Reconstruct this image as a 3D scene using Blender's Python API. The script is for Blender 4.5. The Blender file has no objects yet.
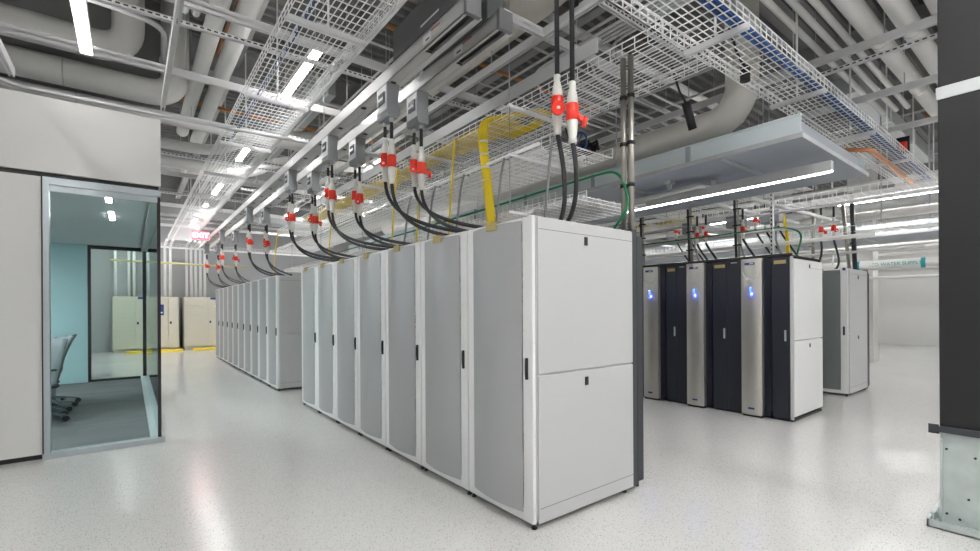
import bpy, math, random
from mathutils import Vector, Matrix
random.seed(7)
S = bpy.context.scene
C = S.collection
ORD = ['first','second','third','fourth','fifth','sixth','seventh','eighth','ninth','tenth','eleventh','twelfth']

# ------------------------------------------------------------------ materials
MATS = {}
def mat(name, col, rough=0.5, metal=0.0, var=0.04, vscale=6.0, bump=0.0, spec=0.5, emit=None, estr=0.0):
    m = bpy.data.materials.new(name); m.use_nodes = True
    nt = m.node_tree; b = nt.nodes['Principled BSDF']
    b.inputs['Roughness'].default_value = rough
    b.inputs['Metallic'].default_value = metal
    b.inputs['Specular IOR Level'].default_value = spec
    tc = nt.nodes.new('ShaderNodeTexCoord')
    nz = nt.nodes.new('ShaderNodeTexNoise'); nz.inputs['Scale'].default_value = vscale
    nt.links.new(tc.outputs['Object'], nz.inputs['Vector'])
    mx = nt.nodes.new('ShaderNodeMix'); mx.data_type = 'RGBA'
    mx.inputs[6].default_value = tuple(max(0, c*(1-var)) for c in col) + (1,)
    mx.inputs[7].default_value = tuple(min(1, c*(1+var)) for c in col) + (1,)
    nt.links.new(nz.outputs['Fac'], mx.inputs[0])
    nt.links.new(mx.outputs[2], b.inputs['Base Color'])
    if bump:
        bp = nt.nodes.new('ShaderNodeBump'); bp.inputs['Strength'].default_value = bump
        nt.links.new(nz.outputs['Fac'], bp.inputs['Height']); nt.links.new(bp.outputs[0], b.inputs['Normal'])
    if emit:
        b.inputs['Emission Color'].default_value = tuple(emit) + (1,)
        b.inputs['Emission Strength'].default_value = estr
    MATS[name] = m
    return m

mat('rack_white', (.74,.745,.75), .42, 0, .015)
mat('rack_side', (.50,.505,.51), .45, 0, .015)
mat('rack_trim', (.56,.565,.57), .45, 0, .015)
mat('dark_grey', (.036,.040,.048), .5)
mat('charcoal', (.019,.021,.030), .42)
mat('navy_black', (.006,.007,.016), .35)
mat('black', (.012,.012,.013), .45)
mat('rubber', (.02,.021,.024), .55)
mat('brushed', (.68,.66,.61), .36, .9, .08, 2.0)
mat('tape', (.42,.33,.13), .6)
mat('strut', (.80,.80,.81), .42, .1)
mat('galv', (.50,.52,.53), .45, .5, .10, 14.0)
mat('galv_plate', (.52,.58,.57), .42, .2, .22, 9.0)
mat('wire', (.90,.90,.90), .4, .2)
mat('pipe_white', (.72,.72,.70), .55, 0, .05, 3.0)
mat('pipe_beige', (.66,.64,.59), .6, 0, .05, 3.0)
mat('conduit', (.56,.565,.57), .45, .2)
mat('steel_pole', (.42,.40,.36), .35, .8, .1)
mat('bus_side', (.56,.56,.555), .35, .25, .04, 2.0)
mat('bus_dark', (.11,.115,.12), .45, .1)
mat('bus_cap', (.17,.175,.18), .5, 0)
mat('tap_grey', (.27,.28,.29), .45)
mat('tap_face', (.74,.75,.79), .4)
mat('plug_white', (.70,.70,.66), .4)
mat('red', (.80,.035,.015), .38)
mat('yellow', (.90,.68,.01), .45)
mat('yellow_line', (.80,.62,.06), .5)
mat('pale_yellow', (.62,.58,.30), .5)
mat('green', (.0,.20,.07), .45)
mat('blue', (.02,.09,.30), .45)
mat('orange', (.55,.22,.06), .4, .3)
mat('copper', (.70,.32,.16), .35, .8)
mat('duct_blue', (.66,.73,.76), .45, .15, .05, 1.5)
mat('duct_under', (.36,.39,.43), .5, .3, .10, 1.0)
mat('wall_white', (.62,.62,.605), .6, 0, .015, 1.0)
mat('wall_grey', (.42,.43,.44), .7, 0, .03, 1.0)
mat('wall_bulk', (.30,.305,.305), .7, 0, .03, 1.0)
mat('deck', (.17,.17,.165), .75, 0, .08, 2.0)
mat('beam', (.33,.33,.325), .65, 0, .05, 2.0)
mat('alu', (.45,.50,.53), .35, .5)
mat('teal_wall', (.30,.47,.50), .45, 0, .02)
mat('office_ceiling', (.55,.58,.58), .7)
mat('cabinet', (.58,.56,.47), .5, 0, .02)
mat('cabinet_dark', (.28,.27,.22), .5, 0, .02)
mat('seam', (.17,.17,.17), .7)
mat('board_dark', (.010,.0105,.013), .55, 0, .10, 3.0)
mat('chair_grey', (.11,.14,.155), .6)
mat('badge_blue', (.02,.06,.22), .4)
mat('teal_label', (.02,.36,.38), .5)
mat('paper', (.78,.78,.78), .6)
mat('red_print', (.65,.10,.10), .6)
mat('lamp', (.9,.9,.9), .5, 0, 0, emit=(1,.985,.97), estr=13.0)
mat('lamp_hall_added', (.9,.9,.9), .5, 0, 0, emit=(1,.985,.97), estr=40.0)
mat('lamp_far', (.9,.9,.9), .5, 0, 0, emit=(1,.985,.97), estr=15.0)
mat('lamp_office', (.9,.9,.9), .5, 0, 0, emit=(1,.985,.97), estr=34.0)
mat('lamp_soft', (.9,.9,.9), .5, 0, 0, emit=(1,.985,.97), estr=5.0)
mat('lamp_office_added', (.9,.9,.9), .5, 0, 0, emit=(1,.985,.97), estr=120.0)
mat('lamp_row', (.9,.9,.9), .5, 0, 0, emit=(1,.985,.97), estr=20.0)
mat('added_up_glow', (.9,.9,.9), .5, 0, 0, emit=(1,.985,.97), estr=3.0)
mat('exit_red', (.8,.05,.08), .5, 0, 0, emit=(1,.06,.10), estr=1.6)
mat('exit_text', (.9,.8,.8), .5, 0, 0, emit=(1,.85,.85), estr=2.2)
mat('led_blue', (.05,.1,.9), .5, 0, 0, emit=(.05,.16,1), estr=1.3)
mat('server', (.42,.44,.45), .5, 0, .3, 30.0)
mat('led_teal', (.1,.4,.4), .5)

def floor_mat():
    m = bpy.data.materials.new('terrazzo_floor'); m.use_nodes = True
    nt = m.node_tree; b = nt.nodes['Principled BSDF']
    tc = nt.nodes.new('ShaderNodeTexCoord')
    v = nt.nodes.new('ShaderNodeTexVoronoi'); v.inputs['Scale'].default_value = 75
    n = nt.nodes.new('ShaderNodeTexNoise'); n.inputs['Scale'].default_value = .6; n.inputs['Detail'].default_value = 5
    n2 = nt.nodes.new('ShaderNodeTexNoise'); n2.inputs['Scale'].default_value = 150
    for t in (v, n, n2): nt.links.new(tc.outputs['Object'], t.inputs['Vector'])
    r = nt.nodes.new('ShaderNodeValToRGB')
    r.color_ramp.elements[0].position = .20; r.color_ramp.elements[0].color = (.27,.265,.255,1)
    r.color_ramp.elements[1].position = .34; r.color_ramp.elements[1].color = (.60,.60,.585,1)
    nt.links.new(v.outputs['Distance'], r.inputs[0])
    r3 = nt.nodes.new('ShaderNodeValToRGB')
    r3.color_ramp.elements[0].position = .40; r3.color_ramp.elements[0].color = (.52,.52,.505,1)
    r3.color_ramp.elements[1].position = .5; r3.color_ramp.elements[1].color = (.60,.60,.588,1)
    nt.links.new(n2.outputs['Fac'], r3.inputs[0])
    # only a fraction of the cells show a dark chip
    w = nt.nodes.new('ShaderNodeMath'); w.operation = 'GREATER_THAN'; w.inputs[1].default_value = .45
    sp = nt.nodes.new('ShaderNodeSeparateColor'); nt.links.new(v.outputs['Color'], sp.inputs[0]); nt.links.new(sp.outputs[0], w.inputs[0])
    mx = nt.nodes.new('ShaderNodeMix'); mx.data_type = 'RGBA'
    nt.links.new(w.outputs[0], mx.inputs[0]); nt.links.new(r3.outputs[0], mx.inputs[6]); nt.links.new(r.outputs[0], mx.inputs[7])
    nt.links.new(mx.outputs[2], b.inputs['Base Color'])
    mr = nt.nodes.new('ShaderNodeMapRange'); mr.inputs[3].default_value = .13; mr.inputs[4].default_value = .24
    nt.links.new(n.outputs['Fac'], mr.inputs[0]); nt.links.new(mr.outputs[0], b.inputs['Roughness'])
    b.inputs['Specular IOR Level'].default_value = .6
    MATS['floor'] = m
floor_mat()

def carpet_mat():
    m = bpy.data.materials.new('plank_carpet'); m.use_nodes = True
    nt = m.node_tree; b = nt.nodes['Principled BSDF']; b.inputs['Roughness'].default_value = .9
    tc = nt.nodes.new('ShaderNodeTexCoord'); br = nt.nodes.new('ShaderNodeTexBrick')
    br.inputs['Scale'].default_value = 1.0; br.inputs['Brick Width'].default_value = 1.0; br.inputs['Row Height'].default_value = .13
    br.inputs['Mortar Size'].default_value = .004
    br.inputs['Color1'].default_value = (.085,.095,.10,1); br.inputs['Color2'].default_value = (.115,.125,.13,1); br.inputs['Mortar'].default_value = (.09,.1,.1,1)
    nt.links.new(tc.outputs['Object'], br.inputs['Vector']); nt.links.new(br.outputs['Color'], b.inputs['Base Color'])
    MATS['carpet'] = m
carpet_mat()

def see_through(name, tint, gloss, base=None, fac=0.0):
    """clear sheet: transparent + a little mirror; or a perforated sheet: opaque share + transparent share"""
    m = bpy.data.materials.new(name); m.use_nodes = True
    nt = m.node_tree; nt.nodes.clear()
    out = nt.nodes.new('ShaderNodeOutputMaterial'); tr = nt.nodes.new('ShaderNodeBsdfTransparent'); tr.inputs[0].default_value = tint + (1,)
    mx = nt.nodes.new('ShaderNodeMixShader')
    if base is None:
        gl = nt.nodes.new('ShaderNodeBsdfGlossy'); gl.inputs['Roughness'].default_value = .02; gl.inputs[0].default_value = (.9,.95,.95,1)
        fr = nt.nodes.new('ShaderNodeLayerWeight'); fr.inputs[0].default_value = gloss
        nt.links.new(fr.outputs['Fresnel'], mx.inputs[0]); nt.links.new(tr.outputs[0], mx.inputs[1]); nt.links.new(gl.outputs[0], mx.inputs[2])
    else:
        pb = nt.nodes.new('ShaderNodeBsdfPrincipled'); pb.inputs['Base Color'].default_value = base + (1,); pb.inputs['Roughness'].default_value = .4
        pb.inputs['Metallic'].default_value = .25
        mx.inputs[0].default_value = fac
        nt.links.new(tr.outputs[0], mx.inputs[1]); nt.links.new(pb.outputs[0], mx.inputs[2])
    nt.links.new(mx.outputs[0], out.inputs[0])
    MATS[name] = m
see_through('glass', (.83,.885,.88), .10)
see_through('glass_far', (.93,.975,.97), .08)
see_through('perforated', (1,1,1), 0, (.47,.475,.49), .87)
see_through('perforated_dark', (1,1,1), 0, (.20,.225,.225), .86)

# ------------------------------------------------------------------ mesh building
class MB:
    def __init__(s): s.v=[]; s.f=[]; s.m=[]; s.sm=[]
    def add(s, vs, fs, mi=0, smooth=False):
        o=len(s.v); s.v+= [tuple(p) for p in vs]
        for f in fs: s.f.append(tuple(i+o for i in f)); s.m.append(mi); s.sm.append(smooth)
    def box(s, x0,x1,y0,y1,z0,z1, mi=0):
        if x0>x1: x0,x1=x1,x0
        if y0>y1: y0,y1=y1,y0
        if z0>z1: z0,z1=z1,z0
        s.add([(x0,y0,z0),(x1,y0,z0),(x1,y1,z0),(x0,y1,z0),(x0,y0,z1),(x1,y0,z1),(x1,y1,z1),(x0,y1,z1)],
              [(0,3,2,1),(4,5,6,7),(0,1,5,4),(1,2,6,5),(2,3,7,6),(3,0,4,7)], mi)
    def bev(s, x0,x1,y0,y1,z0,z1, r=.006, mi=0):
        """box with its edges chamfered by r"""
        vs=[];idx={}
        X=(x0,x1);Y=(y0,y1);Z=(z0,z1);sg=(1,-1)
        for i in (0,1):
            for j in (0,1):
                for k in (0,1):
                    for a in range(3):
                        p=[X[i]+sg[i]*r, Y[j]+sg[j]*r, Z[k]+sg[k]*r]
                        p[a]=(X[i],Y[j],Z[k])[a]
                        idx[i,j,k,a]=len(vs); vs.append(p)
        fs=[]
        for a in range(3):
            b,c=(a+1)%3,(a+2)%3
            for t in (0,1):
                q=[]
                for u,w in ((0,0),(1,0),(1,1),(0,1)):
                    key=[0,0,0];key[a]=t;key[b]=u;key[c]=w
                    q.append(idx[key[0],key[1],key[2],a])
                fs.append(tuple(q if t else q[::-1]))
            for u in (0,1):
                for w in (0,1):
                    k0=[0,0,0];k1=[0,0,0];k0[a]=0;k1[a]=1
                    for kk in (k0,k1): kk[b]=u;kk[c]=w
                    q=(idx[*k0,b],idx[*k1,b],idx[*k1,c],idx[*k0,c])
                    fs.append(q if u==w else q[::-1])
        for i in (0,1):
            for j in (0,1):
                for k in (0,1):
                    q=(idx[i,j,k,0],idx[i,j,k,1],idx[i,j,k,2]); fs.append(q if (i+j+k)%2 else q[::-1])
        s.add(vs,fs,mi)
    def bar(s, a, b, w, h=None, mi=0, up=(0,0,1)):
        """square bar from a to b"""
        h=h or w; a=Vector(a); b=Vector(b); d=(b-a)
        if d.length<1e-6: return
        d.normalize(); up=Vector(up)
        if abs(d.dot(up))>.99: up=Vector((1,0,0))
        r=d.cross(up).normalized(); u=r.cross(d)
        vs=[]
        for p in (a,b):
            for i,j in ((-1,-1),(1,-1),(1,1),(-1,1)): vs.append(p+r*(w/2*i)+u*(h/2*j))
        s.add(vs,[(3,2,1,0),(4,5,6,7),(0,1,5,4),(1,2,6,5),(2,3,7,6),(3,0,4,7)],mi)
    def tube(s, pts, r, n=10, mi=0, cap=True):
        pts=[Vector(p) for p in pts]; N=len(pts); rr=r if isinstance(r,(list,tuple)) else [r]*N
        t=(pts[1]-pts[0]).normalized()
        u=t.cross(Vector((0,0,1)));
        if u.length<.05: u=t.cross(Vector((1,0,0)))
        u.normalize(); vs=[]
        for i,p in enumerate(pts):
            t=(pts[min(i+1,N-1)]-pts[max(i-1,0)]).normalized()
            u=(u-t*u.dot(t)).normalized(); w=t.cross(u)
            for k in range(n):
                a=2*math.pi*k/n; vs.append(p+(u*math.cos(a)+w*math.sin(a))*rr[i])
        fs=[]
        for i in range(N-1):
            for k in range(n):
                k2=(k+1)%n; fs.append((i*n+k,i*n+k2,(i+1)*n+k2,(i+1)*n+k))
        s.add(vs,fs,mi,n>4)
        if cap:
            o=len(s.v)-N*n
            s.f.append(tuple(o+k for k in range(n))[::-1]); s.m.append(mi); s.sm.append(False)
            s.f.append(tuple(o+(N-1)*n+k for k in range(n))); s.m.append(mi); s.sm.append(False)
    def build(s, name, mats, parent=None):
        me=bpy.data.meshes.new(name); me.from_pydata(s.v,[],s.f)
        if isinstance(mats,str): mats=[mats]
        for m in mats: me.materials.append(MATS[m])
        me.polygons.foreach_set('material_index', s.m); me.polygons.foreach_set('use_smooth', s.sm); me.update()
        o=bpy.data.objects.new(name,me); C.objects.link(o)
        if parent: o.parent=parent
        return o

def rounded(pts, rad, n=6):
    """polyline with its corners rounded"""
    pts=[Vector(p) for p in pts]; out=[pts[0]]
    for i in range(1,len(pts)-1):
        a,b,c=pts[i-1],pts[i],pts[i+1]
        d1=(a-b); d2=(c-b); r=min(rad,d1.length*.49,d2.length*.49)
        p0=b+d1.normalized()*r; p1=b+d2.normalized()*r
        for k in range(n+1):
            t=k/n; out.append(p0*(1-t)**2+b*(2*t*(1-t))+p1*t*t)
    out.append(pts[-1]); return out
def bez(p0,p1,p2,p3,n=16):
    p0,p1,p2,p3=map(Vector,(p0,p1,p2,p3)); r=[]
    for k in range(n+1):
        t=k/n; r.append(p0*(1-t)**3+p1*3*t*(1-t)**2+p2*3*t*t*(1-t)+p3*t**3)
    return r

def tag(o, label=None, cat=None, group=None, kind=None):
    if label: o['label']=label
    if cat: o['category']=cat
    if group: o['group']=group
    if kind: o['kind']=kind
    return o
def empty(name, loc=(0,0,0), rz=0):
    o=bpy.data.objects.new(name,None); C.objects.link(o); o.location=loc; o.rotation_euler=(0,0,rz); o.empty_display_size=.1; return o
def dup(o, loc=None, rz=None, label=None, parent=None):
    c=o.copy(); C.objects.link(c)
    if parent: c.parent=parent
    if loc is not None: c.location=loc
    if rz is not None: c.rotation_euler=(0,0,rz)
    if label: c['label']=label
    for ch in [x for x in bpy.data.objects if x.parent==o]: dup(ch, parent=c)
    return c
def text(body,size,ext,m,parent,name,loc,rot):
    fc=bpy.data.curves.new(name,'FONT'); fc.body=body; fc.size=size; fc.align_x='CENTER'; fc.align_y='CENTER'; fc.extrude=ext
    f=bpy.data.objects.new(name+'_outline',fc); C.objects.link(f); bpy.context.view_layer.update()
    me=bpy.data.meshes.new_from_object(f.evaluated_get(bpy.context.evaluated_depsgraph_get())); bpy.data.objects.remove(f); bpy.data.curves.remove(fc)
    me.materials.clear(); me.materials.append(MATS[m])
    o=bpy.data.objects.new(name,me); C.objects.link(o); o.parent=parent; o.location=loc; o.rotation_euler=rot; return o
def struct(name, mb, m):
    o=mb.build(name,m); o['kind']='structure'; return o
def one(name, mb, m, label, cat, group=None): return tag(mb.build(name,m),label,cat,group)
def sbox(name, m, *b):
    q=MB(); q.box(*b); return struct(name,q,m)

# ------------------------------------------------------------------ setting
DECK=5.4
sbox('floor','floor',-9,24,-7,20.6,-.1,0)
q=MB()                                        # corrugated steel deck, ridges along X
pitch=.18; y=-7
while y<20.6:
    prof=[(y,DECK+.07),(y+.03,DECK),(y+.09,DECK),(y+.12,DECK+.07),(y+pitch,DECK+.07)]
    for (ya,za),(yb,zb) in zip(prof,prof[1:]):
        q.add([(-9,ya,za),(24,ya,za),(24,yb,zb),(-9,yb,zb)],[(0,1,2,3)])
    y+=pitch
struct('ceiling',q,'deck')
sbox('wall_back','wall_grey',-9,24,20.6,20.75,0,5.5)
sbox('wall_right','wall_white',22.3,22.45,-7,20.6,0,5.5)
sbox('wall_left','wall_white',-9.15,-9,-7,20.6,0,5.5)
sbox('wall_front','wall_white',-9,24,-7.15,-7,0,5.5)
q=MB()
for i,yy in enumerate((1.0,7.9,13.4,18.4)):
    q.box(-9,24,yy,yy+.02,4.95,5.38); q.box(-9,24,yy-.09,yy+.11,4.93,4.95); q.box(-9,24,yy-.09,yy+.11,5.38,5.4)
    struct('beam_%d'%(i+1),q,'beam'); q=MB()
for i,xx in enumerate((-2.2,1.25,4.6,8.2,11.8,15.4,19)):
    q.box(xx,xx+.015,-7,20.6,5.12,5.38); q.box(xx-.06,xx+.075,-7,20.6,5.11,5.125)
    struct('beam_%d'%(i+5),q,'beam'); q=MB()
sbox('pillar_1','wall_white',15.0,15.5,3.3,3.8,0,5.4)
sbox('trim_1','strut',22.2,22.3,-7,20.6,2.76,2.86)

# glazed office on the left: a solid front wall, a big tinted window, a side of glass
WY=6.17; GX=.27
sbox('wall_office_front','wall_white',-9,-.67,WY,WY+.12,.05,2.73)
sbox('trim_2','black',-9,-.67,WY+.03,WY+.1,0,.05)
sbox('wall_office_upper','wall_white',-9,GX,WY-.02,WY+.12,2.775,3.5)
sbox('trim_3','black',-9,GX-.02,WY+.02,WY+.1,2.73,2.775)
sbox('wall_office_upper_side','wall_white',GX-.12,GX,WY+.12,12.2,2.775,3.5)
sbox('ceiling_office','office_ceiling',-5,GX-.12,WY+.12,12.2,2.73,2.8)
sbox('wall_office_back','teal_wall',-5,-.66,12.1,12.2,0,2.73)
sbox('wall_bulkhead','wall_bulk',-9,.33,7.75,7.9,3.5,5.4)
sbox('floor_office','carpet',-5,GX-.02,WY+.08,12.1,0,.012)
sbox('wall_office_left','wall_white',-5.1,-5,WY+.12,12.2,0,2.73)
def window(n, frame_boxes, glass, gm):
    f=MB()
    for b in frame_boxes: f.box(*b[:6], b[6] if len(b)>6 else 0)
    o=f.build('window_%d'%n,['alu','black']); o['kind']='structure'
    g=MB(); g.box(*glass); g.build('glass_pane',gm,o); return o
window(1,[(-.67,GX+.02,WY-.03,WY+.08,0,.055),(-.67,GX,WY-.02,WY+.08,2.66,2.73),(-.67,-.66,WY-.025,WY+.08,0,2.73,1),(-.66,-.615,WY-.02,WY+.08,.055,2.66),
          (-.615,GX-.03,WY,WY+.02,2.60,2.66),(GX-.035,GX-.005,WY+.005,WY+.05,.055,2.66,1)],(-.615,GX-.035,WY+.02,WY+.032,.055,2.60),'glass')
window(2,[(GX-.10,GX+.02,WY+.08,12.2,0,.055),(GX-.08,GX,WY+.08,12.2,2.66,2.73),(GX-.06,GX,12.1,12.2,.055,2.66,1)],(GX-.03,GX-.018,WY+.05,12.1,.055,2.66),'glass_far')
window(3,[(-.66,GX-.1,12.1,12.18,0,.055,1),(-.66,GX-.08,12.1,12.18,2.66,2.73,1),(-.66,-.61,12.08,12.2,.055,2.66,1)],(-.61,GX-.06,12.13,12.14,.055,2.66),'glass_far')

# ------------------------------------------------------------------ lamps
def lamp(x,y0,y1,z,label,w=.09,axis='y',m='lamp',housing='strut',rods=True,group='linear ceiling lamps',h=.07,up=True):
    t=empty('linear_ceiling_lamp',(x,y0,z)); L=y1-y0
    q=MB()
    if axis=='y':
        q.box(-w/2-.008,w/2+.008,0,L,.012,h)
        q.box(-w/2-.008,-w/2,0,L,.0,.012); q.box(w/2,w/2+.008,0,L,.0,.012)
    q.build('housing',housing,t)
    d=MB(); d.box(-w/2,w/2,.01,L-.01,-.004,.012); d.build('diffuser',m,t)
    if up:
        u=MB(); u.box(-w/2+.01,w/2-.01,.03,L-.03,h,h+.008); u.build('added_uplight','added_up_glow',t)  # glowing strip added on top of the housing to brighten the ceiling
    if rods and z+h<DECK:
        for yy in (.15,L-.15):
            r=MB(); r.tube([(0,yy,h),(0,yy,DECK-z)],.004,6); r.build('hanging_rod','galv',t)
    return tag(t,label,'ceiling lamp',group)
lamp(-.33,4.35,6.12,4.0,'long white linear ceiling lamp above the glazed office wall',h=.06,m='lamp_soft')
yy=5.15; n=0
rowY=[(5.15,6.72),(9.0,10.0),(12.15,13.6),(14.7,15.9),(17.3,18.6)]
for (a,b) in rowY:
    lamp(1.66,a,b,4.3,'linear lamp above the wire tray left of the busways, %s along the row'%ORD[n],m='lamp_row'); n+=1
lamp(5.2,1.44,3.75,2.70,'long bright linear lamp under the pale blue duct beside the tall server row',w=.05,h=.10,rods=False,housing='conduit',up=False)
n=0
for (x,z,ys) in ((7.9,3.75,((2.6,4.0),(6.0,7.6),(9.6,11.2),(13.2,14.8))),(10.4,3.3,((1.2,2.8),(4.2,5.8),(7.4,9),(11,12.6))),(12.8,3.6,((-.6,1.0),(2.6,4.2),(6,7.6),(10,12))),
                 (15.2,3.7,((-2.4,-.8),(1.2,2.8),(4.4,6),(8,10))),(18.0,3.9,((-3,-1.4),(.6,2.2),(3.8,5.4),(8,10))),(20.6,4.0,((-4,-2.4),(0,1.6),(3,4.6),(8,10)))):
    for (a,b) in ys:
        lamp(x,a,b,z,'white linear ceiling lamp of the far hall, hung between the overhead trays',m='lamp_far',group='far hall lamps'); n+=1
for (x,z,ys) in ((4.4,4.75,((9,10.6),(12.6,14.2),(16,17.6))),(4.2,4.6,((-4.8,-2.8),(-1.8,.4))),(-1.6,4.6,((-4,-2),(0.2,2.2))),(1.8,4.6,((-4.5,-2.5),(-1.2,.8))),(6.5,4.8,((-4.2,-1.8),)),(10,4.8,((-4.2,-1.8),)),(14,4.8,((-5,-3),)),(-5.5,4.7,((-3,-1),(1.5,3.5))),(-2.2,4.75,((9.5,11.5),(13,15),(16.5,18.5))),(-.1,4.8,((16.5,18.7),)),(6.6,4.8,((9,11),(14,16)))):
    for (a,b) in ys:
        lamp(x,a,b,z,'added linear ceiling lamp under the steel deck, brightening the near hall',m='lamp_hall_added',group='added deck lamps')  # lamps added for overall brightness and to lift the dim back area
for k,(a,b) in enumerate(((6.55,7.13),(7.86,8.5))):
    lamp(-.19,a,b,2.722,'short ceiling lamp inside the glazed office, %s from the front glass'%ORD[k],w=.05,m='lamp_office',rods=False,up=False,h=.012,group='office lamps')
for k,(a,b) in enumerate(((7.0,8.2),(9.4,10.6))):
    lamp(-2.6,a,b,2.722,'added ceiling lamp out of sight deep inside the glazed office',w=.07,m='lamp_office_added',rods=False,up=False,h=.012,group='added deep office lamps')  # unseen lamps added to brighten the office interior

# ------------------------------------------------------------------ server racks, front rows
RH=2.03
def make_rack(width, depth, kind):
    """front faces -X at x=0; spans y 0..width"""
    t=empty('server_rack')
    W=width; g=.002
    q=MB()                                    # carcass: top, back posts, base, cheeks
    q.box(.03,depth,g,W-g,RH-.03,RH-.001); q.box(.03,depth,g,W-g,.055,.085)
    q.box(.03,depth,g,.02,.055,RH-.03); q.box(.03,depth,W-.02,W-g,.055,RH-.03); q.box(depth-.02,depth,g,W-g,.085,RH-.03)
    q.build('cabinet_body','rack_trim',t)
    d=MB(); fl=.075; fr=.095                  # near-side stile (handle) is at low y
    y0=g+.003; y1=W-g-.003
    d.bev(0,.03,y0,y0+fr,.04,RH,.004); d.bev(0,.03,y1-fl,y1,.04,RH,.004)
    d.bev(0,.03,y0+fr,y1-fl,.04,.12,.002); d.bev(0,.03,y0+fr,y1-fl,RH-.035,RH,.002)
    door=d.build('door','rack_white',t)
    p=MB(); n=10; ya=y0+fr; yb=y1-fl          # bulging perforated panel
    vs=[];fs=[]
    for i in range(n+1):
        s=i/n; yy=ya+(yb-ya)*s; xx=-.003-.034*math.sin(math.pi*s)
        vs+=[(xx,yy,.095),(xx,yy,RH-.02)]
        if i: fs.append((2*i-2,2*i-1,2*i+1,2*i))
    p.add(vs,fs,0,True)
    pan=p.build('perforated_panel','perforated' ,door)
    lip=MB()
    for zz in (.095,RH-.02):
        for i in range(n):
            a=vs[2*i];b=vs[2*i+2]
            lip.add([(a[0],a[1],zz),(b[0],b[1],zz),(.02,b[1],zz),(.02,a[1],zz)],[(0,1,2,3)])
    lip.build('panel_lip','rack_white',door)
    h=MB(); h.bev(-.014,0,y0+.038,y0+.062,.97,1.11,.004); h.box(-.018,-.014,y0+.044,y0+.056,1.0,1.09)
    h.build('handle','black',door)
    for yy in (.03,W-.03):
        for xx in (.03,depth-.06):
            f=MB(); f.tube([(xx,yy,0),(xx,yy,.012)],.018,8); f.tube([(xx,yy,.012),(xx,yy,.056)],.009,6); f.build('foot','black',t)
    s=MB()                                     # equipment behind the door
    rng=random.Random(int(width*1000)+len(kind))
    z=.2
    while z<1.9:
        hh=rng.choice((.044,.044,.088,.13))
        if rng.random()<.72: s.box(.16,depth-.25,.09,W-.09,z,z+hh-.006)
        z+=hh
    s.build('mounted_servers','server',t)
    c=MB()
    for i in range(7):
        zz=rng.uniform(1.1,1.6); yy=rng.uniform(.15,W-.3)
        c.tube(bez((.15,yy,zz),(.09,yy+.05,zz-.15),(.09,yy+.15,zz-.1),(.15,yy+.22,zz+.05),6),.006,5,i%2)
    c.build('patch_cables',['yellow','led_teal'],t)
    if kind=='tape':
        a=MB(); a.box(-.046,-.040,W*.44,W*.44+.115,RH-.055,RH+.004); a.box(-.046,.0,W*.44,W*.44+.115,RH+.001,RH+.004); a.build('tape_strip','tape',t)
    else:
        a=MB(); a.bev(-.008,0,W*.5,W*.5+.03,RH-.05,RH-.015,.003); a.build('top_latch','black',t)
    return t
def side_panel(t, depth, ysign=-1, top=RH, x0=.035):
    """two-piece side with latches on the low-y face"""
    for (z0,z1) in ((.04,.995),(1.005,top-.008)):
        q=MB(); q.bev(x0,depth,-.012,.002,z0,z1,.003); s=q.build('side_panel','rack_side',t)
        l=MB(); zz=z1-.075 if z1<1.2 else z1-.12
        l.bev(depth*.46,depth*.46+.035,-.02,-.012,zz-.03,zz+.03,.003); l.build('latch','black',s)
        g=MB()
        if z1<1.2: g.box(x0+.01,depth,-.0128,-.012,.135,.139)
        else: g.box(x0+.01,depth,-.0128,-.012,top-.085,top-.081)
        g.build('seam','seam',s)
X1=2.035; W1=.7235
def rear_unit(W, x):
    q=MB(); q.bev(x,x+.075,.004,W-.004,.03,RH+.02,.004); q.bev(x+.085,x+.165,.01,W-.01,.05,RH-.03,.004); q.box(x+.07,x+.09,.02,W-.02,.05,RH-.05); q.tube([(x+.12,.04,.05),(x+.12,.04,0)],.012,6); q.tube([(x+.12,W-.04,.05),(x+.12,W-.04,0)],.012,6)
    return q
def rear_on(t, W, x): rear_unit(W,x).build('rear_cooling_door','dark_grey',t)
base=make_rack(W1,1.05,'tape'); tag(base,None,'server rack','front row of seven white racks')
racks=[]
for i in range(7):
    lab='white perforated-door server rack, %s from the near corner of the seven-rack front row'%ORD[i]
    if i==0: lab='nearest white server rack with full side panel and two small black latches'
    o=base if i==0 else dup(base)
    o.location=(X1,2.165+W1*i,0); o['label']=lab; racks.append(o)
side_panel(racks[0],1.05)
for o in racks: rear_on(o,W1,1.055)
base2=make_rack(.735,1.05,'latch'); tag(base2,None,'server rack','rear row of ten white racks')
racks2=[]
for i in range(10):
    o=base2 if i==0 else dup(base2)
    o.location=(X1-.005,8.66+.735*i,0); racks2.append(o)
    o['label']=('white server rack starting the farther row, its plain side facing the gap' if i==0 else 'white server rack in the farther row of ten, %s from the gap'%ORD[i])
side_panel(racks2[0],1.05)

# the far rack standing alone right of the dark racks
fr=make_rack(.72,1.05,'tape'); fr.location=(8.95,2.28,0)
for ch in [x for x in bpy.data.objects if x.parent==fr and x.name.startswith('door')]:
    for c2 in [x for x in bpy.data.objects if x.parent==ch and x.name.startswith('perforated')]:
        c2.data.materials[0]=MATS['perforated_dark']
tag(fr,'white server rack with dark mesh door, alone beyond the dark racks','server rack')
side_panel(fr,1.0)
rear_on(fr,.72,1.055)
b=MB(); b.bev(-.01,.0,.03,.07,RH-.03,RH+.012,.003); b.build('blue_sticker','badge_blue',fr)

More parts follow.
